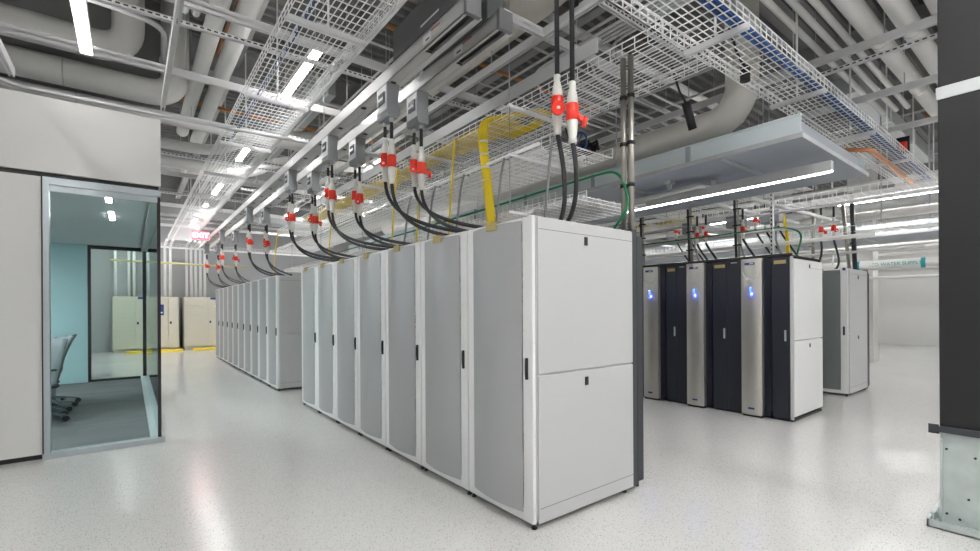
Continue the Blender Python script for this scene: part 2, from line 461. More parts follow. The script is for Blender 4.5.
# ------------------------------------------------------------------ dark racks and in-row coolers
XF=6.44; DH=2.06
def cooling_unit(loc,label):
    t=empty('cooling_unit',loc); W=.345       # y: 0.. ; recess at low y, steel blade high y
    q=MB(); q.box(.02,1.05,0,W,.03,DH); q.build('cabinet_body','navy_black',t)
    r=MB(); r.box(-.0,.02,0,.09,.03,DH-.01); r.box(-.035,0,.0,.006,.03,.10); r.build('side_recess','navy_black',t)
    n=8; p=MB(); vs=[];fs=[]
    y0,y1=.095,W-.005
    for i in range(n+1):
        s=i/n; vs+=[(-.06-.025*math.sin(math.pi*s),y0+(y1-y0)*s,.03),(-.06-.025*math.sin(math.pi*s),y0+(y1-y0)*s,DH-.005)]
        if i: fs.append((2*i-2,2*i-1,2*i+1,2*i))
    p.add(vs,fs,0,True); p.box(-.06,.02,y0-.004,y0,.03,DH-.005); p.box(-.06,.02,y1,y1+.004,.03,DH-.005); p.box(-.06,.02,y0,y1,DH-.012,DH-.005)
    bl=p.build('steel_front','brushed',t)
    d=MB(); d.bev(-.088,-.074,y0+.07,y1-.05,DH-.085,DH-.055,.003); d.build('badge','badge_blue',bl)
    e=MB(); e.box(-.0895,-.088,y0+.085,y1-.11,DH-.075,DH-.065); e.build('badge_print','paper',bl)
    a=MB()                                     # round pressed arc below the badge
    pts=[]
    for k in range(13):
        an=math.pi*(k/12); yy=(y0+y1)/2+.095*math.cos(an)
        s=(yy-y0)/(y1-y0); pts.append((-.062-.025*math.sin(math.pi*s),yy,DH-.17-.095*math.sin(an)))
    a.tube(pts,.006,6); a.build('pressed_arc','brushed',bl)
    l=MB(); l.bev(-.094,-.082,(y0+y1)/2-.012,(y0+y1)/2+.012,1.655,1.69,.003); l.bev(-.094,-.082,(y0+y1)/2-.006,(y0+y1)/2+.006,1.63,1.652,.002); l.build('status_light','led_blue',bl)
    ld=bpy.data.lights.new('status_glow','POINT'); ld.color=(.05,.10,1); ld.energy=.16; ld.shadow_soft_size=.01; lo=bpy.data.objects.new('status_glow',ld); C.objects.link(lo); lo.parent=bl; lo.location=(-.125,(y0+y1)/2,1.60)
    g=MB(); g.box(-.0865,-.0845,(y0+y1)/2-.04,(y0+y1)/2+.035,.10,.125); g.build('logo_plate','badge_blue',bl)
    f=MB(); f.box(-.05,.02,.1,W-.01,0,.03); f.build('plinth','black',t)
    return tag(t,label,'cooling unit','slim coolers in the dark rack row')
def dark_rack(loc,W,doors,label):
    t=empty('dark_server_rack',loc)
    q=MB(); q.box(.03,1.05,0,W,.03,DH); q.box(.03,1.05,.02,W-.02,0,.03); q.build('cabinet_body','charcoal',t)
    w=W/doors
    for i in range(doors):
        d=MB(); d.bev(0,.03,i*w+.003,(i+1)*w-.003,.035,DH-.005,.004); dd=d.build('door','charcoal',t)
        hy=(i*w+w*.2 if i==doors-1 else (i+1)*w-.05)
        if i==doors-1:
            h=MB(); h.bev(-.012,0,hy-.012,hy+.012,1.0,1.14,.004); h.build('handle','galv',dd)
            tp=MB(); tp.box(-.004,0,i*w+.03,(i+1)*w-.03,DH-.09,DH-.045); tp.build('tape_strip','tape',dd)
        else:
            tp=MB(); tp.box(-.004,0,w*.35,w*.75,DH-.04,DH-.028); tp.build('maker_plate','galv',dd)
    return tag(t,label,'server rack','dark racks')
DY=2.2
t=dark_rack((XF,DY+.04,0),.195,1,'narrow dark server rack at the near end, with pale edge strip and white side')
q=MB(); q.bev(0,.03,-.045,-.012,.03,DH-.005,.003); q.build('pale_edge_strip','tape' if False else 'rack_side',t)
for (z0,z1) in ((.06,1.0),(1.01,DH-.03)):
    s=MB(); s.bev(.05,1.05,-.045,-.004,z0,z1,.004); sp=s.build('side_panel','rack_white',t)
    l=MB(); l.bev(.55,.58,-.052,-.045,z1-.10,z1-.05,.003); l.build('latch','black',sp)
g=MB(); g.box(.6,1.055,-.0453,-.045,DH-.13,DH-.127); g.build('seam','seam',t)
f=MB(); f.box(.03,1.05,-.03,0,.0,.03); f.build('plinth','black',t)
cooling_unit((XF,2.435,0),'steel-fronted slim cooling unit nearest the white side panel of dark row')
dark_rack((XF,2.785,0),.405,2,'black double-door rack between the near and middle steel cooling units')
cooling_unit((XF,3.195,0),'steel-fronted slim cooling unit in the middle of the dark row')
dark_rack((XF,3.545,0),.36,2,'black double-door rack between the middle and far steel cooling units')
cooling_unit((XF,3.91,0),'steel-fronted slim cooling unit at the far end of dark row')
dark_rack((XF,4.26,0),.4,2,'black double-door rack mostly hidden behind the near white rack')
q=MB(); q.bev(XF-.02,XF+.02,2.2,4.66,2.062,2.095,.004); q.box(XF+.02,XF+1.05,2.2,4.66,2.062,2.07); one('top_rail',q,'black','thin black rail running along the top of the dark racks','rail')

# ------------------------------------------------------------------ busways, tap boxes, connectors
def busway(x,label,z=3.535,y0=2.68,y1=18.5):
    t=empty('busway',(x,y0,z)); L=y1-y0; w=.115; h=.125
    q=MB(); q.box(0,.006,0,L,0,h); q.box(w-.006,w,0,L,0,h); q.box(0,w,0,L,h-.006,h)
    q.box(0,.028,0,L,0,.008); q.box(w-.02,w+.03,0,L,-.004,.006)      # lower lips beside the slot
    q.build('housing','bus_side',t)
    s=MB(); s.box(.028,w-.02,.04,.62,.03,.04); s.box(.028,w-.02,.62,L,.012,.016); s.build('slot_liner','black',t)
    c=MB(); c.bev(-.006,w+.012,-.02,.02,-.008,h+.02,.004); c.build('end_cap','bus_cap',t)
    yy=.62; k=0
    while yy<L-.7:                                                   # slot covers with little black tabs
        c=MB(); c.box(.026,w-.018,yy,yy+.66,.0,.005); cv=c.build('slot_cover','bus_side',t)
        b_=MB(); b_.box(.03,.075,yy+.61,yy+.645,-.006,0); b_.build('release_tab','black',cv)
        yy+=.68; k+=1
    f=MB(); f.bev(-.012,w+.045,.12,1.12,h+.001,h+.27,.006); fb=f.build('feed_box','bus_dark',t)
    l=MB(); l.box(-.0135,-.012,.34,.62,h+.055,h+.07); l.build('vent_slit','paper',fb)
    st=MB(); st.box(-.0015,0,.48,.60,.03,.10,0); st.box(-.002,-.001,.50,.56,.045,.06,1); st.box(-.002,-.001,.34,.47,.085,.096,2)
    st.build('rating_label',['paper','badge_blue','red_print'],t)
    for yy in (4.4,8.1):
        st=MB(); st.box(-.0015,0,yy,yy+.12,.04,.09); st.build('joint_label','paper',t)
    for yy in (.5,3.2,5.9,8.6,11.3,14):
        r=MB(); r.tube([(w/2,yy,h if yy>1.2 else h+.27),(w/2,yy,DECK-z)],.006,6); r.build('hanging_rod','galv',t)
    return tag(t,label,'power busway','busways above the white racks')
busway(1.885,'overhead power busway on the left, nearer the wire tray')
busway(2.185,'overhead power busway on the right, nearer the yellow cables')

def make_tap():
    t=empty('tap_off_box')
    prof=[(-.062,.0),(-.062,-.29),(-.05,-.31),(.05,-.31),(.062,-.29),(.05,-.14),(.062,0)]
    q=MB(); L=.225
    n=len(prof); vs=[(a,0,b) for a,b in prof]+[(a,L,b) for a,b in prof]
    q.add(vs,[tuple(range(n)),tuple(range(2*n-1,n-1,-1))]+[(i,i+n,(i+1)%n+n,(i+1)%n) for i in range(n)])
    q.build('box_body','tap_grey',t)
    f=MB(); f.bev(-.07,-.061,.012,L-.012,-.25,-.02,.003); fc=f.build('front_plate','tap_face',t)
    b_=MB(); b_.bev(-.079,-.07,.035,L-.06,-.19,-.08,.004); bb=b_.build('breaker_window','dark_grey',fc)
    p=MB(); p.box(-.081,-.079,.06,L-.06,-.15,-.125); p.build('breaker_toggle','paper',bb)
    c=MB(); c.box(-.03,.03,.04,.09,0,.03); c.build('bus_clip','black',t)
    for yy in (.045,.185):
        g=MB(); g.tube([(0,yy,-.31),(0,yy,-.335),(0,yy,-.36)],[.022,.022,.014],8); g.build('cable_gland','galv',t)
    return tag(t,None,'power tap box','tap boxes under the busways')
tapY=[3.94,5.56,7.3,10.45,14.0,17.1]
tap0=make_tap(); first=True
for (bx,side) in ((1.945,'left'),(2.245,'right')):
    for k,yy in enumerate(tapY):
        o=tap0 if first else dup(tap0); first=False
        o.location=(bx,yy-((.12 if k else .03) if side=='right' else 0),3.535)
        o['label']='grey power tap box under the %s busway, %s from its near end'%(side,ORD[k])

def connector(mb_parent, top, s=1.0, flap=1, ang=0.0, dx=0):
    """white coupled industrial connector hanging from point top (local), length .43*s"""
    x,y,z=top
    q=MB()
    zs=[0,.03,.035,.10,.165]; rs=[.026,.026,.021,.036,.042]
    q.tube([(x+dx*zz,y,z-zz*s) for zz in zs],[r*s for r in rs],12); 
    q.build('connector_body','plug_white',mb_parent)
    q=MB(); q.tube([(x+dx*zz,y,z-zz*s) for zz in (.155,.16,.265,.27)],[r*s for r in (.042,.045,.045,.042)],14)
    q.build('red_collar','red',mb_parent)
    q=MB(); zs=[.26,.35,.385,.39,.43]; rs=[.040,.034,.026,.029,.029]
    q.tube([(x+dx*zz,y,z-zz*s) for zz in zs],[r*s for r in rs],12); q.build('plug_body','plug_white',mb_parent)
    if flap:
        a=ang; cx,cy=math.cos(a),math.sin(a)
        q=MB(); c0=Vector((x+cx*.05*s,y+cy*.05*s,z-.235*s)); c1=Vector((x+cx*.085*s,y+cy*.085*s,z-.27*s))
        q.bar((x+cx*.03*s,y+cy*.03*s,z-.22*s),c1,.028*s); q.tube([c1-Vector((cx,cy,-.2))*.012*s,c1+Vector((cx,cy,-.2))*.014*s],.036*s*flap,12); q.box(c1.x+cx*.014*s-.009,c1.x+cx*.014*s+.009,c1.y+cy*.014*s-.009,c1.y+cy*.014*s+.009,c1.z-.012,c1.z+.006,1)
        q.build('sealing_flap',['red','plug_white'],mb_parent)
def whip(top, n_up, end, label, group, s=1.0, ang=0.0, dx=0, sag=.5, flap=1, parts=True):
    """cable down from top, connector, cable on to end"""
    t=empty('power_whip',top); L=.43*s
    q=MB(); q.tube([(0,0,.02),(0,0,-n_up-.01)],.0165,8); q.build('upper_cable','rubber',t)
    connector(t,(0,0,-n_up),s,flap,ang,dx)
    e=Vector(end)-Vector(top); b0=Vector((dx*.43,0,-n_up-L+.01))
    q=MB(); q.tube(bez(b0,b0+Vector((0,-.02,-sag*.7)),e+(b0-e)*.45+Vector((0,-.12,-.22*sag-.08)),e,18),.0165,8); q.build('lower_cable','rubber',t)
    return tag(t,label,'power cable',group)
# racks' tops receive the cables
ends=[3.05,4.2,5.6,8.95,12.1,14.6]
for side,bx in (('left',1.945),('right',2.245)):
    for k,yy in enumerate(tapY):
        yb=yy-((.12 if k else .03) if side=='right' else 0)
        for j,dy in enumerate((.045,.185)):
            y_=yb+dy; up=(.15,.10)[j] if side=='left' else (.17,.11)[j]; fl=1 if (j==1 or side=='right') else 0
            drop=(.02 if side=='left' else .12)
            e=(X1+.10+.07*j+(.08 if side=='right' else 0), ends[k]+(.26 if side=='left' else 0)-.24*j, 2.05)
            whip((bx,y_,3.535-.36),up,e,'%s red-collared plug cable under the %s tap box of the %s busway'%(('nearer','farther')[j],ORD[k],side),
                 'plugged cables under the busways',.98,ang=(-.6 if (j+k)%2==0 else -2.2),flap=fl,dx=0,sag=(.55 if side=='left' else .45))
# the two large cables coming down from the ceiling onto the nearest rack
whip((2.38,2.27,4.9),1.83,(2.42,2.29,2.04),'thick black cable from ceiling onto nearest rack, red flap facing the aisle','tall ceiling cables',.98,ang=-2.3,sag=.12,flap=1.3)
whip((2.38,2.13,4.9),1.93,(2.46,2.26,2.04),'thick black cable from ceiling onto nearest rack, red flap turned right','tall ceiling cables',.98,ang=-.5,sag=.12)

# ------------------------------------------------------------------ wire trays
def wire_tray(name,axis,a0,a1,c0,c1,z,label,h=.105,step=.1,lstep=.05,r=.0065,div=None,far=False,grp=None,mname='wire'):
    q=MB()
    def P(a,c,zz): return (a,c,zz) if axis=='x' else (c,a,zz)
    n=max(2,round((c1-c0)/lstep))
    up=(0,0,1)
    for i in range(n+1):
        c=c0+(c1-c0)*i/n; q.bar(P(a0,c,z+r),P(a1,c,z+r),r)
    for c in (c0,c1):
        for zz in ((.5,1.0) if not far else (1.0,)): q.bar(P(a0,c,z+h*zz),P(a1,c,z+h*zz),r*(1.3 if zz==1 else 1))
    k=int((a1-a0)/step)
    for i in range(k+1):
        a=a0+i*step
        q.bar(P(a,c0,z),P(a,c1,z),r); q.bar(P(a,c0,z),P(a,c0,z+h),r); q.bar(P(a,c1,z),P(a,c1,z+h),r)
        if div: q.bar(P(a,div,z),P(a,div,z+h),r)
    if div: q.bar(P(a0,div,z+h),P(a1,div,z+h),r)
    return one(name,q,mname,label,'cable tray',grp)
wire_tray('wire_cable_tray','y',1.2,18.9,1.01,1.645,3.8,'long white wire cable tray left of the busways',div=1.16)
q=MB()
for xx in (1.66,):
    q.box(xx,xx+.03,1.2,18.9,3.80,3.86)
one('support_rail',q,'strut','pale rail along the right edge of the left wire tray','rail')
wire_tray('wire_cable_tray','x',.9,13.0,1.50,1.95,3.5,'wide white wire cable tray crossing overhead toward the right, blue cables inside')
wire_tray('wire_cable_tray','y',1.96,13.6,3.2,3.95,3.5,'white wire cable tray carrying the yellow cables behind the front racks',step=.12)
wire_tray('wire_cable_tray','y',3.03,13.6,3.2,4.0,3.0,'middle white wire tray hung below the yellow cable tray',step=.12)
wire_tray('wire_cable_tray','y',2.72,13.0,3.22,4.12,2.42,'lowest white wire tray just above the tops of front racks',step=.1,h=.06)
wire_tray('wire_cable_tray','y',3.9,12.5,4.05,4.45,2.72,'narrow wire tray left of the pale blue duct',far=True)
wire_tray('wire_cable_tray','y',2.3,9.5,6.9,7.5,3.05,'wire tray above the dark racks',far=True)
wire_tray('wire_cable_tray','y',-.4,10.5,8.5,9.1,3.1,'wire tray above the rack standing alone',far=True)
wire_tray('wire_cable_tray','y',-.2,10.5,9.9,10.4,2.72,'lower wire tray beyond the rack standing alone',far=True)
wire_tray('wire_cable_tray','y',-1.5,9,12.4,13.0,3.1,'wire tray farthest to the right in the hall',far=True)
wire_tray('wire_cable_tray','x',6.0,15.0,4.9,5.4,3.35,'cross wire tray in the far hall over the dark rack row',far=True)
wire_tray('wire_cable_tray','x',-.5,5.5,17.9,18.4,3.45,'cross wire tray before the back wall with the tall cabinets',far=True)

def hanger(loc,axis,length,z,label,grp,ztop=DECK):
    t=empty('tray_hanger',loc); q=MB(); s=.041
    L=length/2
    b=(lambda a0,a1,c0,c1,z0,z1: q.box(a0,a1,c0,c1,z0,z1)) if axis=='x' else (lambda a0,a1,c0,c1,z0,z1: q.box(c0,c1,a0,a1,z0,z1))
    b(-L,L,-s/2,s/2,-.006,0); b(-L,L,-s/2,-s/2+.005,-s,-.006); b(-L,L,s/2-.005,s/2,-s,-.006)
    q.build('hanger_bar','strut',t)
    r=MB(); r.tube([(0,0,0),(0,0,ztop-z)],.010,8); r.build('center_rod','wire',t)
    return tag(t,label,'tray hanger',grp)
k=0
for yy in (2.2,3.9,5.6,7.4,9.2,11,13,15):
    hanger((1.33,yy,3.797),'x',.66,3.797,'white hanger bar under the left wire tray, %s along it'%ORD[k],'left tray hangers'); k+=1
k=0
for xx in (2.0,3.55,5.2,6.9,8.6,10.3,12):
    hanger((xx,1.725,3.497),'y',.48,3.497,'white hanger bar under the crossing wire tray, %s from its near end'%ORD[k],'crossing tray hangers'); k+=1
k=0
for yy in (3.55,5.4,7.3,9.4,11.5):
    t=empty('tray_hanger',(3.51,yy,3.497)); q=MB(); q.bar((-.5,0,-.02),(.5,0,-.02),.03); q.build('hanger_bar','wire',t)
    for xx in (-.48,.48):
        r=MB(); r.tube([(xx,0,-.02),(xx,0,DECK-3.497)],.006,6); r.tube([(xx,0,-.02),(xx,0,-1.08)],.006,6); r.build('threaded_rod','galv',t)
    for zz in (-.5,-1.08):
        q=MB(); q.bar((-.5,0,zz-.015),(.5,0,zz-.015),.025); q.build('lower_bar','wire',t)
    tag(t,'threaded-rod hanger holding the stacked trays behind the front racks, %s from the crossing tray'%ORD[k],'tray hanger','stacked tray hangers'); k+=1

# smooth grey board running along the inside of the yellow cable tray
q=MB(); q.box(3.17,3.185,2.55,10.5,3.63,3.75); q.box(3.17,3.23,2.55,10.5,3.75,3.76); one('cable_trunking',q,'conduit','smooth pale trunking side running above the yellow cable tray','trunking')

# ------------------------------------------------------------------ yellow, blue, green, grey cables
def bundle(name,paths,r,m,label,cat,n=6):
    q=MB()
    for p in paths: q.tube(p,r,n)
    return one(name,q,m,label,cat)
paths=[]
for i in range(26):
    y0=3.9+.03*(i%4); x=3.235+.0125*i; z=3.52+.014*(i%3)
    paths.append([(x+.02*math.sin(yy*2+i),yy,z+.006*math.sin(yy*3+i*2)) for yy in [y0+.35*k for k in range(22)]])
bundle('yellow_cable_run',paths,.0115,'yellow','flat run of thin yellow cables lying in the wire tray','cable run')
# the drop: a tied bundle that loops out of the tray and falls to the nearest rack
t=empty('yellow_cable_bundle',(3.22,4.16,3.47))
q=MB()
for i in range(12):
    a=2*math.pi*i/12; ox=.038*math.cos(a); oy=.038*math.sin(a)
    q.tube(rounded([(.38+ox*2,.1,.035),(.44+ox,-.35+.03*(i%3),.04+.01*(i%3)),(.30+ox*2,-.62-.03*(i%4),.06),(.10+ox,-.35+oy,.07),(-.05+ox,.0+oy,.085),(-.06+ox,.02+oy,-.1),(-.06+ox,-.08+oy,-.7),(-.10+ox,-.24+oy,-1.44)],.12,5),.0135,6)
q.build('yellow_cables','yellow',t)
for zz in (-.15,-.3,-.45,-.6):
    r=MB(); r.tube([(-.061,.0+(zz+.1)*.12,zz),(-.061,.0+(zz+.1)*.12,zz-.018)],.052,10); r.build('white_cable_tie','wire',t)
tag(t,'thick tied bundle of yellow cables dropping onto the nearest racks','cable bundle')
for k,(yy,zt) in enumerate(((4.75,3.52),(5.55,3.52),(6.3,3.52),(9.05,3.52),(13.4,3.5))):
    bundle('yellow_drop_cable',[rounded([(3.3,yy+.15,zt),(3.17,yy,zt+.02),(3.13,yy-.02,zt-.2),(3.0,yy-.08,2.05)],.06)],.012,'yellow','thin yellow drop cable onto a rack top, %s past the thick yellow bundle'%ORD[k],'cable')
bundle('blue_cable_run',[[(x,1.53+.022*i+.012*math.sin(x*1.7+i),3.52+.01*(i%2)) for x in [2.2+.4*k for k in range(22)]] for i in range(4)],.014,'blue','blue cables lying in the wire tray crossing overhead','cable run')
bundle('blue_cable_run',[[(1.12+.03*i+.012*math.sin(y*1.3+i),y,3.82) for y in [1.3+.4*k for k in range(16)]] for i in range(2)],.007,'blue','thin blue cables lying in the left wire tray','cable run')
bundle('green_cable',[rounded([(3.25,9.5,2.55),(3.25,6.0,2.56),(3.3,2.75,2.62),(3.2,2.35,2.58),(3.16,2.22,2.25),(3.1,2.36,2.05)],.22,8)],.011,'green','green ground cable looping down behind the nearest rack top','cable')
bundle('green_cable',[rounded([(7.25,8,2.56),(7.25,4.8,2.55),(7.3,2.6,2.56),(7.25,2.34,2.45),(7.2,2.42,2.08)],.22,8)],.012,'green','green ground cable strung above the dark racks, looping down at their near end','cable')
for k,(yy,xx) in enumerate(((3.05,3.02),(3.75,3.0),(4.5,3.0),(5.15,3.0),(5.8,3.0))):
    bundle('grey_cable',[rounded([(3.25,yy+.06,3.03),(3.15,yy+.02,3.05),(xx+.08,yy,2.85),(xx-.04,yy-.02,2.05)],.08)],.014,'tap_grey','short grey drop cable behind the rack tops, %s of five'%ORD[k],'cable')
q=MB()
for i in range(9): q.tube([(3.34+.075*i,2.85+.05*(i%3),2.455),(3.36+.075*i,7,2.455),(3.34+.075*i,12.4,2.455)],.03,7)
one('grey_cable_run',q,'conduit','thick grey cables filling the lowest wire tray','cable run')
q=MB()
for i in range(7): q.tube([(3.15+.11*i,3.25+.06*(i%3),3.035),(3.17+.11*i,12.9,3.035)],.02,6)
one('grey_cable_run',q,'wire','pale cables lying in the middle wire tray','cable run')

# ------------------------------------------------------------------ pale blue duct over the aisle, lamp fittings, pipes on it
def duct(x0,x1,y0,y1,zb,label,right_only=False):
    t=empty('suspended_duct',(x0,y0,zb)); L=y1-y0; w=x1-x0
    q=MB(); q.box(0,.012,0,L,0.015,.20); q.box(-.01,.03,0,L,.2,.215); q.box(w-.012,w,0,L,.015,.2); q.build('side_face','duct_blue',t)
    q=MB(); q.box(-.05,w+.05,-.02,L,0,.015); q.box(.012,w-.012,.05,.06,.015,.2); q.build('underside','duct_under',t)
    q=MB(); q.box(-.055,-.045,-.02,L,-.012,.03); q.box(-.05,w+.05,-.03,-.02,-.012,.03); q.build('edge_flange','galv',t)
    for yy in (2.0,6.0):
        for xx in (.1,w-.1):
            r=MB(); r.tube([(xx,yy,.01),(xx,yy,DECK-zb)],.006,6); r.build('threaded_rod','galv',t)
    k=0; yy=1.0
    while yy<L:
        s=MB(); s.box(-.02,-.0,yy,yy+.045,.02,.2); s.build('joint_strap','duct_under',t)
        s=MB(); s.box(.0,.9,yy-.35,yy-.31,-.022,-.001); s.build('cross_channel','galv',t)
        yy+=1.25
    return tag(t,label,'duct')
duct(4.6,6.5,1.5,12,2.9,'pale blue flat duct hung over the aisle before the dark racks')
duct(10.9,12.2,.6,9,2.72,'pale duct hung over the far aisle beyond the rack standing alone')
q=MB(); q.tube(rounded([(5.27,4.9,2.8),(5.07,2.67,2.8),(5.35,2.62,2.8),(5.35,2.62,2.9)],.07),.03,10)
one('white_pipe',q,'pipe_white','thin white pipe bent under the pale blue duct','pipe')
q=MB(); q.box(4.9,5.0,2.9,3.0,2.86,2.9); q.box(4.93,4.97,2.93,2.97,2.80,2.86); one('duct_clamp',q,'galv','small galvanised clamp on the lower edge of the blue duct','clamp')
# insulated chilled pipe with elbow and valve
t=empty('insulated_pipe',(5.4,2.33,3.55)); q=MB()
q.tube(rounded([(0,9,0),(0,0,0),(0,0,1.8)],.42,10),.17,20); q.build('pipe_run','pipe_beige',t)
for yy in (1.3,2.6,4.0,5.4):
    r=MB(); r.box(-.2,-.16,yy,yy+.05,-.05,.3); r.build('pipe_bracket','pipe_white',t)
tag(t,'fat beige insulated pipe bending upward above the blue duct','pipe')
t=empty('gate_valve',(5.0,4.25,3.62))
q=MB(); q.tube([(0,-.15,0),(0,0,0),(0,.0,0),(0,.15,0)],[.07,.10,.10,.07],14); q.bev(-.05,.05,-.05,.05,.0,.14,.01); q.tube([(-.02,-.12,.04),(-.02,-.22,.06),(-.02,-.25,-.06)],.022,8); q.build('valve_body','black',t)
q=MB(); R=.15
q.tube([(-.16,-.02+R*math.cos(a),.05+R*math.sin(a)) for a in [2*math.pi*i/20 for i in range(21)]],.013,8,cap=False)
for a in (0,2.09,4.19): q.bar((-.16,-.02,.05),(-.16,-.02+R*math.cos(a),.05+R*math.sin(a)),.012)
q.tube([(-.16,-.02,.05),(-.0,-.02,.05)],.014,8)
q.build('hand_wheel','blue',t)
tag(t,'black pipe valve with blue hand wheel beside beige pipe','valve')
# pair of steel conduits standing behind the nearest rack
for k,yy in enumerate((2.24,2.31)):
    t=empty('steel_conduit',(3.2,yy,2.03)); q=MB(); q.tube([(0,0,0),(0,.0,.7),(0,0,1.44)],.024,12); q.build('tube_run','steel_pole',t)
    for zz in (.38,.72,1.1):
        r=MB(); r.tube([(0,0,zz),(0,0,zz+.03)],.031,10); r.build('black_tie','black',t)
    tag(t,'vertical steel conduit behind the nearest rack, %s of the tied pair'%('nearer','farther')[k],'conduit','tied conduit pair')
# black cylinders hanging among the ceiling clutter
for k,(p,d,lab) in enumerate((((4.55,2.52,3.55),(.10,-.02,-.26),'black cylindrical device hanging on a cable above the blue duct'),((4.02,3.6,3.32),(.14,-.1,-.22),'black hose end dangling beside the stacked wire trays'),((4.35,1.85,3.58),(0.0,0,-.13),'small black box hung under the crossing tray edge'),((2.95,2.62,4.25),(0,0,-.28),'black cylinder clamped beside a strut near the busway ends'))):
    q=MB(); a=Vector(p); b=a+Vector(d); q.tube([a,b],.042 if k!=1 else .03,12); q.tube([a,a+Vector((-.03,.05,.12)),a+Vector((-.1,.1,.4))],.012,6)
    one('cable_device',q,'black',lab,'device')

# ------------------------------------------------------------------ struts
def strut(a,b,label,perf=False,double=False,grp=None,rods=(),m='strut'):
    a=Vector(a); b=Vector(b); t=empty('steel_strut',a); d=b-a; L=d.length; u=d.normalized(); s=Vector((-u.y,u.x,0)); q=MB(); w=.041
    def seg(off,z0,z1,wd,mi=0,l0=0,l1=L):
        zc=(z0+z1)/2; p=s*off+Vector((0,0,zc)); q.bar(p+u*l0,p+u*l1,wd,z1-z0,mi)
    seg(0,w-.005,w,w); seg(-w/2+.003,0,w,.006); seg(w/2-.003,0,w,.006); seg(-w/2+.008,0,.004,.011); seg(w/2-.008,0,.004,.011)
    if double: seg(0,w,w+.005,w); seg(-w/2+.003,w,2*w,.006); seg(w/2-.003,w,2*w,.006)
    if perf:
        l=.04
        while l<L-.05:
            for sd in (-1,1): q.bar(s*(sd*(w/2+.0005))+Vector((0,0,.022))+u*l, s*(sd*(w/2+.0005))+Vector((0,0,.022))+u*(l+.032),.002,.013,1)
            l+=.055
    q.build('channel',[m,'black'],t)
    for l in rods:
        r=MB(); p=u*l; r.tube([p+Vector((0,0,0)),p+Vector((0,0,DECK-a.z))],.006,6); r.build('threaded_rod','galv',t)
    return tag(t,label,'strut',grp)
strut((-3,4.83,4.1),(4.3,4.83,4.1),'pale strut crossing above the left wire tray near the office corner',double=True,rods=(1.5,3.4,5.9))
strut((-1.5,5.05,4.0),(4.2,4.85,4.0),'slotted strut beside the pale strut above the left wire tray',perf=True)
strut((-4,6.1,4.0),(4.6,6.1,4.0),'long strut ending the lamp above the office wall',double=True,rods=(2.9,4.5,6.9))
strut((-.5,7.75,4.0),(4.6,7.85,4.0),'strut crossing just beyond the office wall corner',perf=True,rods=(1.2,3.0))
strut((.29,1.6,3.6),(.29,6.14,3.6),'strut running to the white wall corner',double=True,rods=(.4,2.6))
strut((-.86,1.5,3.62),(-.86,6.14,3.62),'strut meeting the office wall top far left',double=True,rods=(2.6,))
strut((3.0,1.2,3.9),(3.0,10.4,3.9),'long strut running above the trunking right of the busways',double=True,rods=(.4,2.6,5))
strut((1.75,3.03,3.9),(4.3,3.03,3.9),'strut holding the busways near their ends',double=True,rods=(.3,1.7))
strut((2.6,2.5,4.0),(4.6,2.5,4.0),'slotted strut right of the tall ceiling cables',perf=True)
strut((5.9,-1,4.05),(5.95,5.0,4.05),'near strut carrying the fat pipes overhead right',double=True,rods=(2.2,3.0))
strut((6.05,-1,3.98),(6.08,5.0,3.98),'slotted strut just under the near pipe-carrying strut',perf=True)
strut((7.3,-1,4.0),(7.3,5.4,4.0),'middle strut under the fat pipes overhead right',double=True,rods=(2.3,3.2))
strut((8.9,-1,4.0),(8.9,5.4,4.0),'far strut under the ends of the fat pipes',double=True,rods=(2.6,3.8))
for k,(yy,z) in enumerate(((9.3,4.0),(10.9,4.05),(12.4,4.0),(14.2,4.05),(16,4.0),(17.6,4.05))):
    strut((-.2 if yy<12.3 else -3,yy,z),(4.8,yy,z),'crossing strut beyond the office corner, %s toward the back wall'%ORD[k],perf=k%2==0,double=k%2==1,rods=(1.0,2.6,4.2),grp='back struts')
for k,(yy,z) in enumerate(((6.6,3.75),(8.2,3.8),(10,3.75))):
    strut((1.7,yy,z),(4.9,yy,z),'strut over both busways, %s beyond the middle tap boxes'%ORD[k],perf=True,rods=(1.2,2.6),grp='busway struts')
for k,(xx,yy) in enumerate(((7.0,2.9),(7.1,4.4),(8.6,3.2))):
    t=strut((xx,yy-.4,3.04),(xx,yy+1.2,3.04),'short strut in the clutter above the dark racks, %s from the near end'%ORD[k],grp='short struts')
q=MB(); q.bev(7.28,7.33,2.73,2.77,2.07,3.2,.003)
for i in range(18): q.box(7.275,7.28,2.742,2.758,2.12+i*.06,2.15+i*.06,1)
one('slotted_post',q,['strut','black'],'slotted galvanised post standing on the dark racks','post')
for k,(yy,zt) in enumerate(((4.85,3.5),(3.95,3.25),(3.2,3.2))):
    t=empty('black_conduit',(7.3,yy,2.07))
    for d in (0,.045):
        q=MB(); q.tube([(0,d,0),(0.0,d+.03,zt-2.07)],.019,8); q.build('tube_run','dark_grey' if d else 'steel_pole',t)
    for zz in (.3,.6,.85):
        q=MB(); q.bar((0,-.025,zz),(0,.09,zz),.045,.02); q.build('black_tie','black',t)
    tag(t,'dark pair of tubes rising from the dark racks, %s'%('farthest','middle','nearest')[k],'conduit','tubes above the dark racks')
for k,(xx,yy) in enumerate(((9.75,3.0),(9.9,2.42),(9.9,2.5))):
    q=MB(); q.tube([(xx,yy,2.04),(xx+.05,yy+.06*k,3.4)],.028 if k!=1 else .035,8); q.tube([(xx-.02,yy+.02,2.5),(xx-.02,yy+.02,2.53)],.045,8)
    one('tall_conduit',q,'steel_pole' if k!=1 else 'dark_grey','upright tube behind the lone far rack, %s'%('farthest','middle','nearest')[k],'conduit','tubes behind the lone rack')

